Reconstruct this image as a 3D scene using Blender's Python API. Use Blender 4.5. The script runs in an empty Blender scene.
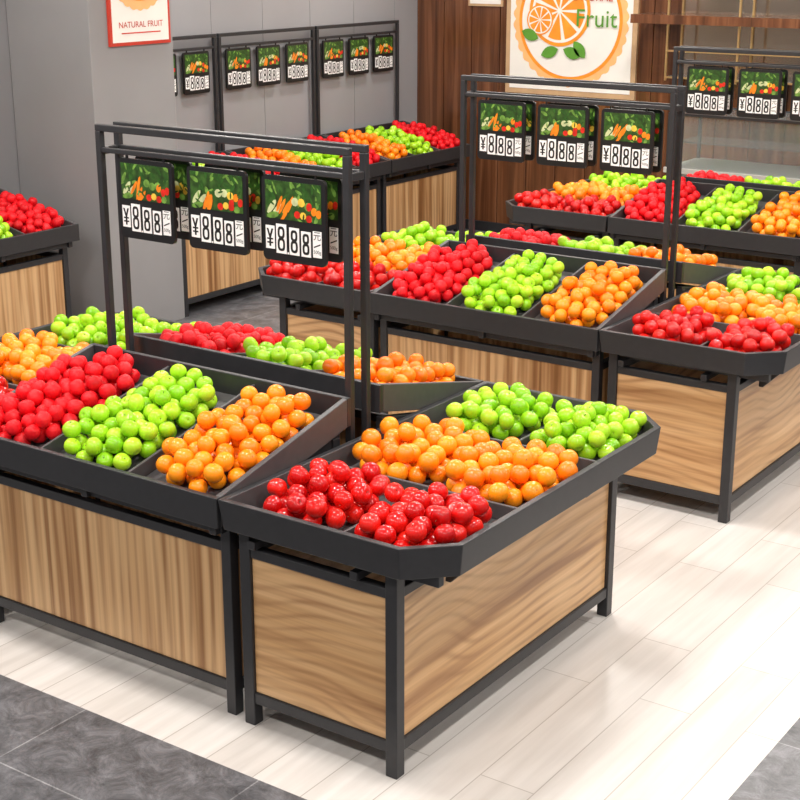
import bpy, math, random
import numpy as np
from mathutils import Matrix, Vector
random.seed(3); rng=np.random.default_rng(5)
sc=bpy.context.scene
col=sc.collection
try:
    sc.view_settings.view_transform='Standard'
except Exception as e: print(e)

# ---------------------------------------------------------------- materials
def mat_base(name,color=(.5,.5,.5),rough=.5,metal=0,coat=0,spec=None):
    m=bpy.data.materials.new(name); m.use_nodes=True
    b=m.node_tree.nodes['Principled BSDF']
    b.inputs['Base Color'].default_value=(*color,1)
    b.inputs['Roughness'].default_value=rough
    b.inputs['Metallic'].default_value=metal
    b.inputs['Coat Weight'].default_value=coat
    if spec is not None: b.inputs['Specular IOR Level'].default_value=spec
    return m,m.node_tree,b
def N(nt,t,**kw):
    n=nt.nodes.new(t)
    for k,v in kw.items(): setattr(n,k,v)
    return n
def ramp(nt,fac,stops,interp='LINEAR'):
    r=N(nt,'ShaderNodeValToRGB'); r.color_ramp.interpolation=interp
    e=r.color_ramp.elements
    while len(e)<len(stops): e.new(.5)
    for i,(p,c) in enumerate(stops):
        e[i].position=p; e[i].color=(*c,1)
    nt.links.new(fac,r.inputs[0]); return r.outputs[0]
def math_(nt,op,a,b=None):
    n=N(nt,'ShaderNodeMath',operation=op)
    for i,x in enumerate([a,b]):
        if x is None: continue
        if isinstance(x,(int,float)): n.inputs[i].default_value=x
        else: nt.links.new(x,n.inputs[i])
    return n.outputs[0]
def mix(nt,fac,a,b,mode='MIX'):
    n=N(nt,'ShaderNodeMix',data_type='RGBA',blend_type=mode)
    for s,x in ((n.inputs[0],fac),(n.inputs[6],a),(n.inputs[7],b)):
        if isinstance(x,(int,float)): s.default_value=x
        elif isinstance(x,tuple): s.default_value=(*x,1)
        else: nt.links.new(x,s)
    return n.outputs[2]
def mapping(nt,scale,loc=(0,0,0),rand=False):
    tc=N(nt,'ShaderNodeTexCoord'); mp=N(nt,'ShaderNodeMapping')
    mp.inputs['Scale'].default_value=scale; mp.inputs['Location'].default_value=loc
    if rand:
        oi=N(nt,'ShaderNodeObjectInfo'); va=N(nt,'ShaderNodeVectorMath',operation='SCALE')
        va.inputs[0].default_value=(7,5,3); nt.links.new(oi.outputs['Random'],va.inputs['Scale'])
        ad=N(nt,'ShaderNodeVectorMath',operation='ADD')
        nt.links.new(tc.outputs['Object'],ad.inputs[0]); nt.links.new(va.outputs[0],ad.inputs[1])
        nt.links.new(ad.outputs[0],mp.inputs[0])
    else: nt.links.new(tc.outputs['Object'],mp.inputs[0])
    return mp.outputs[0]
def noise(nt,vec,scale=1,detail=3,dist=0,rough=.5):
    n=N(nt,'ShaderNodeTexNoise'); n.inputs['Scale'].default_value=scale; n.inputs['Detail'].default_value=detail
    n.inputs['Distortion'].default_value=dist; n.inputs['Roughness'].default_value=rough
    nt.links.new(vec,n.inputs[0]); return n.outputs[0]
def bump(nt,b,h,strength=.3,dist=.01):
    n=N(nt,'ShaderNodeBump'); n.inputs['Strength'].default_value=strength; n.inputs['Distance'].default_value=dist
    nt.links.new(h,n.inputs['Height']); nt.links.new(n.outputs[0],b.inputs['Normal'])
def simple(name,c,rough=.5,metal=0,coat=0,var=.12,scale=8,bmp=0):
    m,nt,b=mat_base(name,c,rough,metal,coat)
    no=N(nt,'ShaderNodeTexNoise'); no.inputs['Scale'].default_value=scale; no.inputs['Detail'].default_value=4
    nt.links.new(mapping(nt,(1,1,1)),no.inputs['Vector'])
    c0=tuple(x*(1-var) for x in c); c1=tuple(min(1,x*(1+var)) for x in c)
    nt.links.new(ramp(nt,no.outputs[0],[(.3,c0),(.7,c1)]),b.inputs['Base Color'])
    if bmp: bump(nt,b,no.outputs[0],bmp,.002)
    return m
M_metal=simple('charcoal_powder_coat',(.028,.028,.031),.42,.1,var=.08,scale=30)
M_tray=simple('tray_grey',(.070,.067,.069),.5,0,var=.08,scale=30)
M_blk=simple('sign_black',(.010,.010,.011),.35)
M_glyph=simple('glyph_black',(.008,.008,.008),.6)
M_white=simple('tile_white',(.88,.88,.88),.4,var=.03)
M_wallg=simple('grey_wall_paint',(.25,.25,.26),.45,var=.05,scale=1.5)
M_colg=simple('column_grey',(.28,.275,.28),.5,var=.04,scale=2)
M_ceil=simple('ceiling_white',(.8,.8,.8),.8,var=.02)
M_brass=simple('brass',(.7,.48,.22),.3,.9)
M_stem=simple('stem_brown',(.12,.06,.02),.7)
def wood_panel(name,vertical):
    m,nt,b=mat_base(name,(.5,.3,.15),.36)
    tc=N(nt,'ShaderNodeTexCoord'); sp=N(nt,'ShaderNodeSeparateXYZ'); nt.links.new(tc.outputs['Object'],sp.inputs[0])
    if vertical:
        across=math_(nt,'ADD',sp.outputs[0],sp.outputs[1])
        n3=noise(nt,mapping(nt,(2.2,2.2,.45),rand=True),1,1)
        n1=noise(nt,mapping(nt,(12,12,.22),rand=True),1,3,.1)
        n2=noise(nt,mapping(nt,(80,80,1.0),rand=True),1,3)
        ph=math_(nt,'ADD',math_(nt,'MULTIPLY',across,130),math_(nt,'MULTIPLY',n3,30))
    else:
        across=sp.outputs[2]
        n3=noise(nt,mapping(nt,(1.15,1.15,1.5),rand=True),1,1)
        n1=noise(nt,mapping(nt,(.6,.6,13),rand=True),1,3,.1)
        n2=noise(nt,mapping(nt,(1.8,1.8,110),rand=True),1,3)
        ph=math_(nt,'ADD',math_(nt,'MULTIPLY',across,135),math_(nt,'MULTIPLY',n3,56))
    s=math_(nt,'MULTIPLY',math_(nt,'ADD',math_(nt,'SINE',ph),1),.5)
    s=math_(nt,'POWER',s,3.0)
    if vertical:
        base=ramp(nt,n1,[(.30,(.25,.11,.035)),(.40,(.55,.31,.135)),(.48,(.72,.46,.23)),(.56,(.66,.405,.195)),(.62,(.38,.195,.075)),(.70,(.68,.42,.21))])
    else:
        base=ramp(nt,n1,[(.30,(.40,.20,.08)),(.42,(.64,.37,.165)),(.60,(.76,.48,.24)),(.78,(.60,.34,.16))])
    st=math_(nt,'MULTIPLY',s,ramp(nt,noise(nt,mapping(nt,(3,3,3),rand=True),1,1),[(.35,(.2,.2,.2)),(.65,(.65,.65,.65))]))
    g=mix(nt,st,base,(.30,.13,.045))
    g2=mix(nt,.35,g,ramp(nt,n2,[(.3,(.55,.47,.4)),(.7,(1,1,1))]),'MULTIPLY')
    nt.links.new(g2,b.inputs['Base Color'])
    return m
M_woodV=wood_panel('wood_vertical_grain',True)
M_woodH=wood_panel('wood_horizontal_grain',False)

def walnut():
    m,nt,b=mat_base('walnut_cladding',(.2,.1,.05),.22,coat=.3)
    n=noise(nt,mapping(nt,(16,16,.7)),1,5,.5)
    nt.links.new(ramp(nt,n,[(.3,(.060,.022,.010)),(.5,(.13,.048,.020)),(.7,(.22,.09,.04))]),b.inputs['Base Color'])
    return m
M_walnut=walnut()

def floor_mat():
    m,nt,b=mat_base('floor_planks_and_stone',(.8,.8,.8),.35)
    tc=N(nt,'ShaderNodeTexCoord'); sep=N(nt,'ShaderNodeSeparateXYZ'); nt.links.new(tc.outputs['Object'],sep.inputs[0])
    x,y=sep.outputs[0],sep.outputs[1]
    cb=N(nt,'ShaderNodeCombineXYZ'); nt.links.new(y,cb.inputs[0]); nt.links.new(x,cb.inputs[1])
    br=N(nt,'ShaderNodeTexBrick'); br.offset=.37; br.offset_frequency=2
    nt.links.new(cb.outputs[0],br.inputs['Vector'])
    br.inputs['Scale'].default_value=1; br.inputs['Brick Width'].default_value=1.2; br.inputs['Row Height'].default_value=.2
    br.inputs['Mortar Size'].default_value=.0024; br.inputs['Mortar Smooth'].default_value=.4
    br.inputs['Color1'].default_value=(.69,.65,.615,1); br.inputs['Color2'].default_value=(.755,.72,.69,1); br.inputs['Mortar'].default_value=(.45,.41,.375,1)
    n=noise(nt,mapping(nt,(20,1.3,1)),1,5)
    light=mix(nt,1.0,br.outputs[0],ramp(nt,n,[(.3,(.84,.83,.82)),(.65,(1,1,1))]),'MULTIPLY')
    b2=N(nt,'ShaderNodeTexBrick'); b2.offset=0
    nt.links.new(mapping(nt,(1,1,1),(.37,.45,0)),b2.inputs['Vector'])
    b2.inputs['Scale'].default_value=1; b2.inputs['Brick Width'].default_value=.8; b2.inputs['Row Height'].default_value=.8
    b2.inputs['Mortar Size'].default_value=.003
    b2.inputs['Color1'].default_value=(.125,.125,.135,1); b2.inputs['Color2'].default_value=(.145,.145,.155,1); b2.inputs['Mortar'].default_value=(.27,.27,.28,1)
    n4=noise(nt,mapping(nt,(1,1,1)),9,14,.6,.8)
    dark=mix(nt,1.0,b2.outputs[0],ramp(nt,n4,[(.36,(.40,.40,.41)),(.5,(.95,.95,.95)),(.64,(1.7,1.7,1.7))]),'MULTIPLY')
    mk=math_(nt,'MULTIPLY',math_(nt,'LESS_THAN',x,-1.48),math_(nt,'GREATER_THAN',y,3.16))
    mk=math_(nt,'MULTIPLY',mk,math_(nt,'GREATER_THAN',x,-6.1))
    nt.links.new(mix(nt,mk,dark,light),b.inputs['Base Color'])
    nt.links.new(ramp(nt,mk,[(0,(.35,.35,.35)),(1,(.30,.30,.30))]),b.inputs['Roughness'])
    return m
M_floor=floor_mat()

def fruit_mat(name,c_lo,c_mid,c_hi,rough,spec,bmp_scale=0,bs=.2):
    m,nt,b=mat_base(name,c_mid,rough,spec=spec)
    at=N(nt,'ShaderNodeAttribute',attribute_name='rnd')
    n=noise(nt,mapping(nt,(1,1,1)),22,2)
    f=math_(nt,'ADD',math_(nt,'MULTIPLY',at.outputs['Fac'],.6),math_(nt,'MULTIPLY',n,.4))
    nt.links.new(ramp(nt,f,[(.2,c_lo),(.5,c_mid),(.85,c_hi)]),b.inputs['Base Color'])
    if bmp_scale:
        bump(nt,b,noise(nt,mapping(nt,(1,1,1)),bmp_scale),bs,.003)
    return m
M_apple=fruit_mat('apple_red',(.50,.004,.004),(.68,.008,.006),(.80,.018,.010),.16,.5)
M_redf=fruit_mat('bright_red_rind',(.55,.003,.008),(.76,.005,.012),(.88,.012,.02),.45,.3,bmp_scale=130,bs=.8)
M_green=fruit_mat('green_apple_skin',(.22,.53,.008),(.36,.68,.014),(.50,.80,.035),.2,.5)
M_orange=fruit_mat('orange_peel',(.92,.19,.003),(1.0,.26,.005),(1.0,.34,.009),.27,.5,bmp_scale=350,bs=.12)

# ---------------------------------------------------------------- mesh builder
class MB:
    def __init__(s): s.v=[];s.f=[];s.m=[]
    def add(s,vs,fs,m=0):
        o=len(s.v); s.v+= [tuple(p) for p in vs]; s.f+=[tuple(i+o for i in f) for f in fs]; s.m+=[m]*len(fs)
    def hexa(s,p,m=0):
        s.add(p,[(0,3,2,1),(4,5,6,7),(0,1,5,4),(1,2,6,5),(2,3,7,6),(3,0,4,7)],m)
    def box(s,x0,x1,y0,y1,z0,z1,m=0):
        s.hexa([(x0,y0,z0),(x1,y0,z0),(x1,y1,z0),(x0,y1,z0),(x0,y0,z1),(x1,y0,z1),(x1,y1,z1),(x0,y1,z1)],m)
    def prism(s,pts,z0,z1,m=0,tf=None):
        n=len(pts); vs=[(x,y,z0) for x,y in pts]+[(x,y,z1) for x,y in pts]
        if tf: vs=[tf(*p) for p in vs]
        s.add(vs,[tuple(range(n-1,-1,-1)),tuple(range(n,2*n))]+[(i,(i+1)%n,n+(i+1)%n,n+i) for i in range(n)],m)
    def cyl(s,c,r,z0,z1,m=0,n=16,r1=None):
        r1=r if r1 is None else r1
        vs=[(c[0]+r*math.cos(6.28318*i/n),c[1]+r*math.sin(6.28318*i/n),z0) for i in range(n)]+[(c[0]+r1*math.cos(6.28318*i/n),c[1]+r1*math.sin(6.28318*i/n),z1) for i in range(n)]
        s.add(vs,[tuple(range(n-1,-1,-1)),tuple(range(n,2*n))]+[(i,(i+1)%n,n+(i+1)%n,n+i) for i in range(n)],m)
    def mesh(s,name,mats):
        me=bpy.data.meshes.new(name); me.from_pydata(s.v,[],s.f)
        for k in mats: me.materials.append(k)
        me.polygons.foreach_set('material_index',s.m)
        me.update(); return me
def obj(name,me,mw=None,parent=None,bev=0):
    o=bpy.data.objects.new(name,me); col.objects.link(o)
    if parent: o.parent=parent
    if mw is not None: o.matrix_basis=mw
    if bev:
        b=o.modifiers.new('bevel','BEVEL'); b.width=bev; b.segments=2; b.limit_method='ANGLE'
    return o
T=Matrix.Translation
def Rz(a): return Matrix.Rotation(math.radians(a),4,'Z')

# ---------------------------------------------------------------- stands
D=.74; ZR=.85; ZB=1.01
def side_stand_mesh(L,name):
    b=MB(); MT,TR,WD=0,1,2
    l=.042
    xs=(.0,L-.028-l); ys=(.09,D-.03-l)
    for x in xs:
        b.box(x,x+l,ys[0],ys[0]+l,0,.74); b.box(x,x+l,ys[1],ys[1]+l,0,.86)
    for z0,z1 in ((.085,.127),(.615,.65)):
        for y in ys: b.box(xs[0]+l,xs[1],y+.004,y+l-.004,z0,z1)
        for x in xs: b.box(x+.004,x+l-.004,ys[0]+l,ys[1],z0,z1)
    b.box(xs[0]+l,xs[1],ys[0]+.012,ys[0]+.03,.127,.615,WD)
    b.box(xs[0]+l,xs[1],ys[1]+.012,ys[1]+.03,.127,.615,WD)
    for x in xs: b.box(x+.012,x+.03,ys[0]+l,ys[1],.127,.615,WD)
    for x in (xs[0]+.004,L/2-.015,xs[1]+.004):
        b.hexa([(x,.03,.70),(x+.03,.03,.70),(x+.03,D-.02,.70),(x,D-.02,.70),(x,.03,.742),(x+.03,.03,.742),(x+.03,D-.02,.88),(x,D-.02,.88)])
    b.box(xs[0],xs[1]+l,.05,.08,.70,.73)
    t=.022
    b.box(0,L,0,t,.742,ZR,MT)
    b.box(0,L,D-t,D,.90,ZB,MT)
    for x in (0,L-t):
        b.hexa([(x,t,.742),(x+t,t,.742),(x+t,D-t,.90),(x,D-t,.90),(x,t,ZR),(x+t,t,ZR),(x+t,D-t,ZB),(x,D-t,ZB)],TR)
    b.hexa([(t,t,.765),(L-t,t,.765),(L-t,D-t,.915),(t,D-t,.915),(t,t,.778),(L-t,t,.778),(L-t,D-t,.928),(t,D-t,.928)],TR)
    for k in (1,2):
        x=L*k/3-.006
        b.hexa([(x,t,.778),(x+.012,t,.778),(x+.012,D-t,.928),(x,D-t,.928),(x,t,.835),(x+.012,t,.835),(x+.012,D-t,.99),(x,D-t,.99)],TR)
    return b.mesh(name,[M_metal,M_tray,M_woodV])
SL=1.325; WL=1.215
me_side=side_stand_mesh(SL,'side_stand'); me_wall=side_stand_mesh(WL,'wall_stand')
EW,EL,CH=.865,1.66,.14
def inset(pts,d):
    n=len(pts); out=[]
    for i in range(n):
        p0,p1,p2=Vector(pts[i-1]),Vector(pts[i]),Vector(pts[(i+1)%n])
        d1=(p1-p0).normalized(); d2=(p2-p1).normalized()
        n1=Vector((-d1.y,d1.x)); n2=Vector((-d2.y,d2.x))
        bis=(n1+n2); bis/= (bis.dot(n1)); out.append(tuple(p1+bis*d))
    return out
def end_stand_mesh():
    b=MB(); l=.045
    x0,x1=.020,.665-l; y0,y1=.075,EL-.075-l
    for x in (x0,x1):
        for y in (y0,y1): b.box(x,x+l,y,y+l,0,.742)
    for z0,z1 in ((.085,.127),(.63,.665)):
        for y in (y0,y1): b.box(x0+l,x1,y+.004,y+l-.004,z0,z1)
        for x in (x0,x1): b.box(x+.004,x+l-.004,y0+l,y1,z0,z1)
    for y in (y0,y1): b.box(x0+l,x1,y+.012,y+.03,.127,.63,2)
    for x in (x0,x1): b.box(x+.012,x+.03,y0+l,y1,.127,.63,2)
    for y in (.10,.55,1.08,EL-.13): b.box(.03,EW-.06,y,y+.03,.705,.742)
    for x in (.08,.5): b.box(x,x+.03,.05,EL-.05,.675,.705)
    for y in (.35,1.28):
        b.hexa([(x1+l,y,.60),(x1+l+.02,y,.60),(x1+l+.02,y+.02,.60),(x1+l,y+.02,.60),(x1+l,y,.70),(EW-.08,y,.70),(EW-.08,y+.02,.70),(x1+l,y+.02,.70)])
    P=[(0,0),(EW-CH,0),(EW,CH),(EW,EL-CH),(EW-CH,EL),(0,EL)]
    I=inset(P,.024); n=6
    Pb=inset(P,.012)
    vs=[(*p,.742) for p in Pb]+[(*p,ZR) for p in P]+[(*p,.742) for p in inset(P,.03)]+[(*p,ZR) for p in I]
    fo=[];fi=[]
    for i in range(n):
        j=(i+1)%n
        fo+=[(i,j,n+j,n+i),(n+i,n+j,3*n+j,3*n+i),(2*n+i,2*n+j,j,i)]
        fi+=[(2*n+j,2*n+i,3*n+i,3*n+j)]
    o=len(b.v); b.v+=vs
    b.f+=[tuple(k+o for k in f) for f in fo]; b.m+=[0]*len(fo)
    b.f+=[tuple(k+o for k in f) for f in fi]; b.m+=[1]*len(fi)
    b.prism(inset(P,.029),.752,.768,1)
    for k in (1,2):
        y=EL*k/3; b.box(.026,EW-.026,y-.006,y+.006,.768,.825,1)
    b.box(EW/2-.006+.02,EW/2+.006+.02,.026,EL/3-.006,.768,.815,1)
    b.box(EW/2-.006+.02,EW/2+.006+.02,EL*2/3+.006,EL-.026,.768,.815,1)
    return b.mesh('end_stand',[M_metal,M_tray,M_woodH])
me_end=end_stand_mesh()

# ---------------------------------------------------------------- fruit
def lathe(kind,nl=16,nt=10):
    V=[];F=[]; rows=[]
    for i in range(nt+1):
        ph=math.pi*i/nt; r=math.sin(ph); z=math.cos(ph)
        if kind in('orange','lychee'): z*=.95 if kind=='orange' else 1.08; z-= .05*math.exp(-(r/.15)**2)*(1 if z>0 else -1)
        elif kind=='apple':
            r=r*(1+.04*math.cos(ph)); zz=z*.93
            zz-= .22*math.exp(-(r/.26)**2) if z>0 else -.12*math.exp(-(r/.20)**2)
            z=zz
        rows.append((r,z))
    if kind=='apple':
        rows=[(0,.71),(.10,.75)]+[p for p in rows[1:-1]]+[(.12,-.82),(0,-.79)]
    V.append((0,0,rows[0][1]))
    for r,z in rows[1:-1]:
        for j in range(nl):
            a=2*math.pi*j/nl
            k=1+(.02*math.cos(5*a)*(1-z)/2 if kind=='apple' else 0)
            V.append((r*k*math.cos(a),r*k*math.sin(a),z))
    V.append((0,0,rows[-1][1])); n=len(rows)-2
    for j in range(nl): F.append((0,1+j,1+(j+1)%nl))
    for i in range(n-1):
        for j in range(nl):
            a=1+i*nl+j; b_=1+i*nl+(j+1)%nl
            F.append((a,a+nl,b_+nl,b_))
    L=len(V)-1
    for j in range(nl): F.append((L,1+(n-1)*nl+(j+1)%nl,1+(n-1)*nl+j))
    m=[0]*len(F)
    o=len(V)
    if kind=='apple': segs=[(0,0,.66,.04),(.02,.015,.82,.03),(.05,.03,.94,.04)]
    elif kind=='orange': segs=[(0,0,.86,.07),(0,0,.915,.06),(0,0,.92,.02)]
    else: segs=[(0,0,.90,.08),(0,0,1.06,.07),(0.02,0,1.10,.05)]
    for (x,y,z,r) in segs:
        for j in range(5):
            a=2*math.pi*j/5; V.append((x+r*math.cos(a),y+r*math.sin(a),z))
    for i in range(2):
        for j in range(5):
            a=o+i*5+j; b_=o+i*5+(j+1)%5; F.append((a,b_,b_+5,a+5)); m.append(1)
    F.append(tuple(o+10+j for j in range(5))); m.append(1)
    return np.array(V),F,m
TEMPL={k:lathe(k) for k in('apple','orange','lychee')}
def rand_rot(tilt):
    ax=rng.normal(size=3); ax[2]*=.2; ax/=np.linalg.norm(ax)
    return np.array((Matrix.Rotation(rng.uniform(0,tilt),3,Vector(ax))@Matrix.Rotation(rng.uniform(0,6.28),3,'Z')))
def pile(name,kind,R,n,w,d,mat,lump=0,tilt=1.3,wt=.6):
    P=[]
    a,b_=w/2-R,d/2-R
    for i in range(n):
        c=rng.uniform(-1,1,size=(320,2)); c=c[(np.abs(c[:,0])**3.+np.abs(c[:,1])**3.)<1]
        xy=c*[a,b_]
        z=np.full(len(xy),R)
        if P:
            Q=np.array(P); dh=((xy[:,None,:]-Q[None,:,:2])**2).sum(2)
            DD=(2*R*.965)**2
            zz=np.where(dh<DD,Q[None,:,2]+np.sqrt(np.maximum(DD-dh,0)),R); z=zz.max(1)
        cost=z+wt*R*((c**2).sum(1))
        k=cost.argmin(); P.append((xy[k,0],xy[k,1],z[k]))
    V0,F0,m0=TEMPL[kind]; nv=len(V0)
    Vs=[];F=[];m=[];rn=[]
    for i,p in enumerate(P):
        s=R*rng.uniform(.94,1.04); v=V0*s
        if lump: v=v*(1+lump*np.sin(V0[:,[1,2,0]]*5+rng.uniform(0,6,3)))
        v=v@rand_rot(tilt).T+np.array(p)
        Vs.append(v); F+=[tuple(k+i*nv for k in f) for f in F0]; m+=m0; rn+=[rng.uniform()]*nv
    me=bpy.data.meshes.new(name); me.from_pydata(np.concatenate(Vs).tolist(),[],F)
    me.materials.append(mat); me.materials.append(M_stem)
    me.polygons.foreach_set('material_index',m); me.polygons.foreach_set('use_smooth',[True]*len(F))
    at=me.attributes.new('rnd','FLOAT','POINT'); at.data.foreach_set('value',rn)
    me.update(); return me
def variants(nm,kind,R,n,w,d,mat,k,**kw): return [pile(nm,kind,R,n,w,d,mat,**kw) for _ in range(k)]
S={'r':('lychee_heap',variants('lychee_heap','lychee',.031,112,.415,.68,M_redf,3,lump=.06,tilt=3,wt=.7)),
   'g':('green_apple_heap',variants('green_apple_heap','apple',.034,82,.41,.68,M_green,3,wt=.7)),
   'o':('orange_heap',variants('orange_heap','orange',.0345,76,.405,.66,M_orange,3,wt=.7))}
E={'r':('red_apple_heap',variants('red_apple_heap','apple',.0355,46,.375,.46,M_apple,4,tilt=2.6)),
   'g':('green_apple_heap',variants('green_apple_heap','apple',.0345,52,.38,.49,M_green,4,tilt=2.0)),
   'o':('orange_heap',variants('orange_heap','orange',.0365,54,.43,.53,M_orange,4))}
cnt=[0]
slope=math.atan2(.15,D-.044)
def fill_side(Mw,L,order):
    for k,c in enumerate(order):
        nm,vs=S[c]; cnt[0]+=1
        yc=.37; z=.778+(yc-.022)*.15/(D-.044)+.001
        obj(nm,vs[cnt[0]%len(vs)],Mw@T((L*(k+.5)/3,yc,z))@Matrix.Rotation(slope,4,'X'))
def fill_end(Mw,order):
    for k,c in enumerate(order):
        for x in (.245,.63):
            nm,vs=E[c]; cnt[0]+=1
            obj(nm,vs[cnt[0]%len(vs)],Mw@T((x,EL*(k+.5)/3,.769)))

# ---------------------------------------------------------------- signs
def text_mesh(body,size,offset=.0):
    cu=bpy.data.curves.new('t','FONT'); cu.body=body; cu.size=size; cu.align_x='CENTER'; cu.align_y='CENTER'; cu.offset=offset
    o=bpy.data.objects.new('t',cu); col.objects.link(o)
    bpy.context.view_layer.update()
    me=bpy.data.meshes.new_from_object(o.evaluated_get(bpy.context.evaluated_depsgraph_get()))
    V=[tuple(v.co) for v in me.vertices]; F=[tuple(p.vertices) for p in me.polygons]
    bpy.data.objects.remove(o); bpy.data.curves.remove(cu); bpy.data.meshes.remove(me)
    return V,F
def ring_pts(cx,cy,rx,ry,n=16):
    out=[]
    for i in range(n):
        a=2*math.pi*i/n; c,s=math.cos(a),math.sin(a)
        out.append((cx+rx*math.copysign(abs(c)**.7,c),cy+ry*math.copysign(abs(s)**.7,s)))
    return out
def glyph8(w,h,th):
    V=[];F=[]
    for cy,ry in ((-h*.5+h*.27,h*.27),(h*.5-h*.25,h*.25)):
        rx=w/2 if cy<0 else w/2*.94
        o=len(V); a=ring_pts(0,cy,rx,ry); b=ring_pts(0,cy,rx-th,ry-th); n=len(a)
        V+= [(x,y,0) for x,y in a+b]
        F+=[(o+i,o+(i+1)%n,o+n+(i+1)%n,o+n+i) for i in range(n)]
    return V,F
M_pb=simple('print_leaf_backdrop',(.030,.08,.013),.35,var=.7,scale=30)
M_pl=simple('print_leaf_light',(.15,.30,.05),.35,var=.45,scale=40)
M_pd=simple('print_leaf_dark',(.025,.09,.012),.35,var=.4,scale=40)
M_pc=simple('print_carrot',(.85,.22,.01),.35,var=.2,scale=40)
M_pt=simple('print_tomato',(.60,.02,.01),.35,var=.3,scale=40)
M_pp=simple('print_pepper_yellow',(.80,.52,.06),.35,var=.2,scale=40)
M_pm=simple('print_cabbage',(.55,.60,.32),.35,var=.25,scale=40)
def rrect(w,h,r,n=4):
    pts=[]
    for cx,cy,a0 in ((w/2-r,h/2-r,0),(-w/2+r,h/2-r,90),(-w/2+r,-h/2+r,180),(w/2-r,-h/2+r,270)):
        for k in range(n+1):
            a=math.radians(a0+90*k/n); pts.append((cx+r*math.cos(a),cy+r*math.sin(a)))
    return pts
def sign_mesh(seed):
    rr=random.Random(seed)
    b=MB(); w,h=.295,.315
    b.prism(rrect(w,h,.02),-.007,.007,0,lambda x,y,z:(x,z,y-h/2))
    for s in (1,-1):
        def tf(x,y,z,s=s): return (s*x,-s*z,y)
        X,Z0,Z1=.130,-.158,-.018
        b.prism([(-X,Z0),(X,Z0),(X,Z1),(-X,Z1)],.0072,.0085,1,tf)
        lay=.0087
        def blob(cx,cy,rx,ry,ang,m,n=9):
            nonlocal lay
            pts=[]
            for i in range(n):
                a=2*math.pi*i/n; u=rx*math.cos(a); v=ry*math.sin(a)
                c,s_=math.cos(ang),math.sin(ang)
                pts.append((max(-X,min(X,cx+u*c-v*s_)),max(Z0,min(Z1,cy+u*s_+v*c))))
            lay+=.000012
            b.add([tf(p[0],p[1],lay) for p in pts],[tuple(range(n))],m)
        for i in range(34):
            blob(rr.uniform(-X,X),rr.uniform(-.10,Z1),rr.uniform(.012,.026),rr.uniform(.004,.009),rr.uniform(.3,2.8),rr.choice((4,4,5,5,5)))
        for cx,cy,rx,ry,an,m in ((-.10,-.115,.034,.011,.9,9),(-.075,-.125,.034,.011,.8,9),(-.095,-.145,.03,.012,.2,4)): blob(cx,cy,rx,ry,an,m)
        for i in range(5): blob(-.045+rr.uniform(-.02,.02)+i*.006,-.115+rr.uniform(-.03,.02),.034,.0075,1.1+rr.uniform(-.3,.3),6)
        for i in range(3): blob(.01+i*.03,-.095+rr.uniform(-.01,.01),.017,.016,0,rr.choice((9,8,4)))
        for i in range(4): blob(.02+i*.027,-.140+rr.uniform(-.006,.006),.015,.014,0,(7,8,7,4)[i])
        for i in range(3): blob(.075+i*.022,-.112+rr.uniform(-.012,.012),.016,.013,1.3,rr.choice((6,7,8)))
        for i in range(10): blob(rr.uniform(-X,X),rr.uniform(Z0,-.07),.014,.004,rr.uniform(0,3),rr.choice((4,5,5,1)))
        tiles=[(-.132,-.090,-.272,-.186,'y'),(-.082,-.034,-.285,-.176,'8'),(-.020,.026,-.285,-.184,'8'),(.036,.080,-.285,-.192,'8'),(.090,.130,-.282,-.186,None)]
        for x0,x1,z0,z1,t in tiles:
            b.prism([(x0,z0),(x1,z0),(x1,z1),(x0,z1)],.0072,.009,2,tf)
            cx,cz=(x0+x1)/2,(z0+z1)/2
            if t=='8':
                V,F=glyph8((x1-x0)*.74,(z1-z0)*.84,.0095); b.add([tf(x+cx,y+cz,.0095) for x,y,z in V],F,3)
            elif t=='y':
                q=.0045
                for P4 in ([(-.016,.032),(-.007,.032),(.004,0),(-.005,0)],[(.016,.032),(.007,.032),(-.004,0),(.005,0)],[(-q,.002),(q,.002),(q,-.034),(-q,-.034)],[(-.014,-.003),(.014,-.003),(.014,-.009),(-.014,-.009)],[(-.014,-.017),(.014,-.017),(.014,-.023),(-.014,-.023)]):
                    b.add([tf(x+cx,y+cz,.0095) for x,y in P4],[(0,1,2,3)],3)
            else:
                for tt,zz,s2 in (('\u5143',-.205,.036),('500g',-.262,.018)):
                    V,F=text_mesh(tt,s2,.0); b.add([tf(x+cx,y+zz,.0095) for x,y,z in V],F,3)
                b.prism([(x0+.005,-.247),(x1-.005,-.235),(x1-.005,-.230),(x0+.005,-.242)],.0091,.0095,3,tf)
        b.prism([(-.030,-.285),(-.024,-.285),(-.024,-.278),(-.030,-.278)],.0072,.009,2,tf)
    for x in (-.1,.1):
        b.box(x-.004,x+.004,-.004,.004,-.01,.03,0)
    return b.mesh('price_sign',[M_blk,M_pb,M_white,M_glyph,M_pl,M_pd,M_pc,M_pt,M_pp,M_pm])
me_signs=[sign_mesh(k) for k in range(3)]
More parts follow.
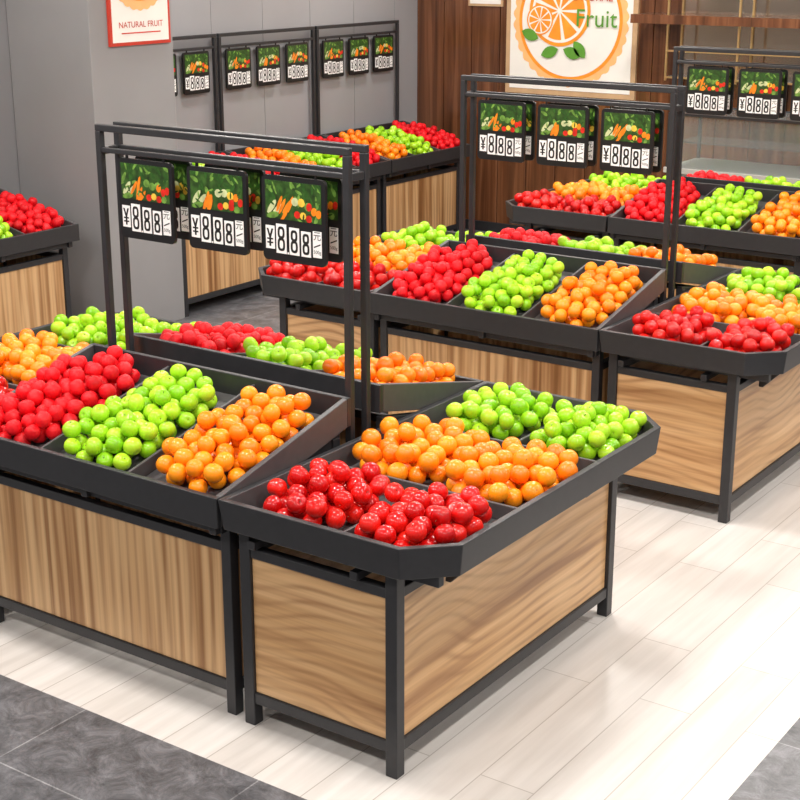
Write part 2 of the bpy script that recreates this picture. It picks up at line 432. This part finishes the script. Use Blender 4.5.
def rack(Mw,L,double):
    e=bpy.data.objects.new('price_sign_rack',None); col.objects.link(e); e.matrix_world=Mw
    t=.0135; b=MB(); Z=1.905
    ys=(-.05,.05) if double else (0,)
    for y in ys:
        for x in (0.02,L-.02): b.box(x-t,x+t,y-t,y+t,0,Z-2*t)
        b.box(.02-t,L-.02+t,y-t,y+t,Z-2*t,Z)
        b.box(.02+t,L-.02-t,y-.010,y+.010,1.795,1.815)
        b.box(.02+t,L-.02-t,y-.012,y+.012,.60,.64)
    if double:
        for x in (.02,L-.02):
            for z in (1.80,.62): b.box(x-.01,x+.01,-.05+t,.05-t,z-.015,z+.015)
    obj('frame',b.mesh('rack_frame',[M_metal]),None,e,bev=.003)
    k=1
    for y in ys:
        for i in (-1,0,1):
            obj('sign_%d'%k,me_signs[k%3],T((L/2+i*.37,y,1.782))@Rz(0 if (y<=0) else 180)@Rz(random.uniform(-1.5,1.5)),e); k+=1
# ---------------------------------------------------------------- gondolas
X0=-4.40
for g in range(3):
    Y=3.34+2.67*g
    Ms=T((X0,Y,0)); obj('fruit_display_stand',me_side,Ms,bev=.003); fill_side(Ms,SL,'rgo')
    Mr=T((X0+SL,Y+EL,0))@Rz(180); obj('fruit_display_stand',me_side,Mr,bev=.003); fill_side(Mr,SL,'ogr')
    Me=T((X0+SL+.006,Y,0)); obj('end_display_stand',me_end,Me,bev=.003); fill_end(Me,'rog')
    Ml=T((X0-.010,Y+EL,0))@Rz(180); obj('end_display_stand',me_end,Ml,bev=.003); fill_end(Ml,'gor')
    rack(T((X0+.045,Y+EL/2,0)),SL-.06,True)
for y in (4.06,5.285,7.54,8.77,10.0):
    Mw=T((-7.08,y,0))@Rz(90)
    obj('wall_display_stand',me_wall,Mw,bev=.003); fill_side(Mw,WL,'ogr')
    rack(T((-7.87,y,0))@Rz(90),WL,False)

# ---------------------------------------------------------------- room
def boxobj(name,x0,x1,y0,y1,z0,z1,mat,bev=0):
    b=MB(); b.box(x0,x1,y0,y1,z0,z1); return obj(name,b.mesh(name,[mat]),bev=bev)
boxobj('floor',-8.1,3,-2,11.8,-.1,0,M_floor)
boxobj('ceiling',-8.1,3,-2,11.8,3.3,3.4,M_ceil)
boxobj('wall_left',-8.1,-7.93,-2,11.8,0,3.3,M_wallg)
boxobj('wall_back',-7.93,3,11.62,11.8,0,3.3,simple('back_wall',(.12,.07,.045),.5))
boxobj('column',-7.925,-7.15,6.76,7.52,0,3.3,M_colg,.005)
b=MB(); x=-7.92
while x<2.9:
    b.box(x,x+.292,11.59,11.618,0,3.29); x+=.30
obj('wall_cladding',b.mesh('cladding',[M_walnut]),bev=.003)
b=MB(); y=7.53
M_wallp=simple('grey_slat_panel',(.31,.31,.325),.3,var=.05,scale=1.2)
while y<11.4:
    b.box(-7.928,-7.915,y,min(y+.61,11.585),.1,3.28); y+=.615
obj('wall_panels',b.mesh('wall_panels',[M_wallp]))
boxobj('baseboard_left',-7.928,-7.905,7.53,11.58,0,.09,M_metal)
boxobj('baseboard_back',-7.90,2.9,11.57,11.588,0,.09,M_metal)

# posters
M_pw=simple('poster_white',(.85,.83,.78),.5,var=.02); M_frame=simple('frame_wood',(.55,.36,.2),.4)
M_po=simple('print_orange',(.95,.30,.02),.5,var=.15,scale=9); M_py=simple('print_pale_orange',(.95,.50,.20),.5,var=.08)
M_pg=simple('print_green',(.10,.30,.03),.5); M_pr=simple('print_red',(.55,.04,.02),.5)
def disc(b,cx,cz,r,y,m,n=40,scal=0,k=0,a0=0,a1=360):
    pts=[]
    if a1-a0<360: pts.append((cx,cz))
    for i in range(n+(1 if a1-a0<360 else 0)):
        a=math.radians(a0+(a1-a0)*i/n); rr=r*(1+scal*abs(math.sin(k*a/2))); pts.append((cx+rr*math.cos(a),cz+rr*math.sin(a)))
    b.add([(p[0],y,p[1]) for p in pts],[tuple(range(len(pts)))],m)
def ftext(b,s,size,cx,cz,y,m,off=.0):
    V,F=text_mesh(s,size,off); b.add([(v[0]+cx,y,v[1]+cz) for v in V],F,m)
def slice_(b,cx,cz,r,y):
    disc(b,cx,cz,r,y,1); disc(b,cx,cz,r*.90,y-.001,0); 
    for i in range(9):
        a=i*40+20; aa=math.radians(a)
        disc(b,cx+r*.06*math.cos(aa),cz+r*.06*math.sin(aa),r*.76,y-.002,1,n=6,a0=a-17,a1=a+17)
def leaf(b,cx,cz,L,ang,y,m):
    pts=[]
    for i in range(12):
        t=i/6; s=1 if t<1 else -1; u=t if t<1 else 2-t
        px=L*u; pz=s*L*.28*math.sin(math.pi*u)**.8 if 0<u<1 else 0
        a=math.radians(ang); pts.append((cx+px*math.cos(a)-pz*math.sin(a),cz+px*math.sin(a)+pz*math.cos(a)))
    b.add([(p[0],y,p[1]) for p in pts],[tuple(range(12))],m)
PM=[M_pw,M_po,M_py,M_pg,M_pr,M_frame]
b=MB(); W,H=1.28,1.75
b.box(0,W,0,.03,0,H,5); b.box(.045,W-.045,-.004,0,.045,H-.045,0)
cx,cz=.64,.64
disc(b,cx,cz,.54,-.006,2,n=160,scal=.05,k=34); disc(b,cx,cz,.505,-.007,1,n=60); disc(b,cx,cz,.475,-.008,0,n=60)
slice_(b,cx-.10,cz+.08,.30,-.014); slice_(b,cx-.29,cz-.0,.13,-.018)
for lx,lz,an in ((-.05,-.24,-20),(-.10,-.24,200),(.05,-.17,-50),(-.30,-.16,160)): leaf(b,cx+lx,cz+lz,.18,an,-.022,3)
ftext(b,'Fruit',.21,cx+.26,cz+.02,-.024,3,.0); ftext(b,'NATURAL',.095,cx+.20,cz+.20,-.024,4,.0)
obj('fruit_poster',b.mesh('fruit_poster',PM),T((-6.94,11.560,1.29)))
b=MB(); W=.56
b.box(0,W,0,.02,0,.80,4); b.box(.022,W-.022,-.004,0,.022,.778,0)
b.box(.10,W-.10,-.006,-.004,.075,.083,4)
ftext(b,'NATURAL FRUIT',.055,W/2,.13,-.006,4)
disc(b,W/2,.50,.27,-.006,2,n=120,scal=.05,k=26); disc(b,W/2,.50,.22,-.008,1); disc(b,W/2,.50,.19,-.009,0); slice_(b,W/2,.50,.16,-.011); leaf(b,W/2,.66,.14,40,-.016,3)
obj('wall_poster',b.mesh('wall_poster',PM),T((-7.130,6.92,1.935))@Rz(90))
b=MB(); W=.36
b.box(0,W,0,.02,0,.6,5); b.box(.02,W-.02,-.004,0,.02,.58,0); disc(b,W/2,.36,.12,-.006,1); disc(b,W/2,.36,.09,-.008,2); ftext(b,'FRESH',.06,W/2,.1,-.008,1)
obj('wall_poster',b.mesh('wall_poster2',PM),T((-7.35,11.570,2.03)))

# service counter with glass display at the back
M_cw=simple('counter_white',(.55,.53,.50),.3,var=.03)
mg,ntg,bg=mat_base('clear_glass',(.85,.92,.92),.03); bg.inputs['Transmission Weight'].default_value=.9; bg.inputs['IOR'].default_value=1.2
b=MB()
cx0,cx1,cy0,cy1=-4.9,-1.6,10.62,11.25
b.box(cx0,cx1,cy0+.03,cy1,.06,.86,0); b.box(cx0+.04,cx1-.04,cy0+.07,cy1-.04,0,.06,1)
b.box(cx0-.02,cx1+.02,cy0,cy1+.02,.86,.90,0)
x=cx0
while x<=cx1+.01:
    b.box(x-.012,x+.012,cy0+.02,cy0+.044,.90,1.30,1); b.box(x-.012,x+.012,cy1-.03,cy1-.006,.90,1.30,1); x+=1.1
b.box(cx0-.012,cx1+.012,cy0+.02,cy0+.05,1.30,1.32,1); b.box(cx0-.012,cx1+.012,cy1-.03,cy1-.006,1.30,1.32,1)
b.box(cx0,cx1,cy0+.05,cy1-.03,1.305,1.313,2)
b.box(cx0,cx1,cy0+.03,cy0+.036,.90,1.30,2); b.box(cx0+.02,cx1-.02,cy0+.15,cy1-.1,1.08,1.09,2)
obj('glass_display_counter',b.mesh('counter',[M_cw,M_metal,mg]))
# wall-mounted glass cabinet with brass frame and warm strip light
M_led=bpy.data.materials.new('warm_led'); M_led.use_nodes=True
pb=M_led.node_tree.nodes['Principled BSDF']; pb.inputs['Emission Color'].default_value=(1,.72,.4,1); pb.inputs['Emission Strength'].default_value=3
mm,ntm,bm=mat_base('bronze_mirror',(.42,.34,.27),.12,.75)
b=MB()
sx0,sx1=-5.25,-2.2
b.box(sx0,sx1,11.56,11.588,1.50,2.75,3)
b.box(sx0-.3,sx1+.3,11.20,11.588,1.95,2.02,4)
b.box(sx0,sx1,11.45,11.47,1.938,1.95,5)
for z in (1.52,1.73,2.25,2.5): b.box(sx0,sx1,11.27,11.56,z,z+.012,1)
x=sx0
while x<=sx1+.01:
    b.box(x-.008,x+.008,11.27,11.286,1.50,2.75,0); b.box(x-.008,x+.008,11.544,11.56,1.50,2.75,0); x+=.61
for z in (1.52,1.73,2.25,2.5): b.box(sx0,sx1,11.262,11.27,z,z+.015,0)
obj('wall_glass_cabinet',b.mesh('wall_cabinet',[M_brass,mg,M_brass,mm,M_walnut,M_led]))

# ---------------------------------------------------------------- lights
M_lamp=bpy.data.materials.new('lamp_panel'); M_lamp.use_nodes=True
nt=M_lamp.node_tree; pb=nt.nodes['Principled BSDF']; pb.inputs['Emission Color'].default_value=(1,.97,.92,1); pb.inputs['Emission Strength'].default_value=3
b=MB(); b.box(-.32,.32,-.32,.32,0,.03); me_l=b.mesh('lamp',[M_lamp])
for x in (-7.0,-5.0,-3.0,-1.0,1.0):
    for y in (.8,3.2,5.6,8.0,10.2):
        obj('ceiling_lamp',me_l,T((x,y,3.268)))
        l=bpy.data.lights.new('lamp','AREA'); l.size=.3; l.energy=24 if x<-6 else (37 if x<-2 else 31); l.color=(1,.955,.90)
        o=bpy.data.objects.new('ceiling_lamp_light',l); col.objects.link(o); o.location=(x,y,3.24)
w=bpy.data.worlds.new('World'); sc.world=w; w.use_nodes=True
bgn=w.node_tree.nodes['Background']; bgn.inputs[0].default_value=(1,.98,.96,1); bgn.inputs[1].default_value=.33

cam=bpy.data.cameras.new('camera'); cam.sensor_width=36; cam.lens=1470/800*36
co=bpy.data.objects.new('camera',cam); col.objects.link(co)
co.location=(0,0,2.6); co.rotation_euler=(math.radians(90-17.4),0,math.radians(35)); sc.camera=co
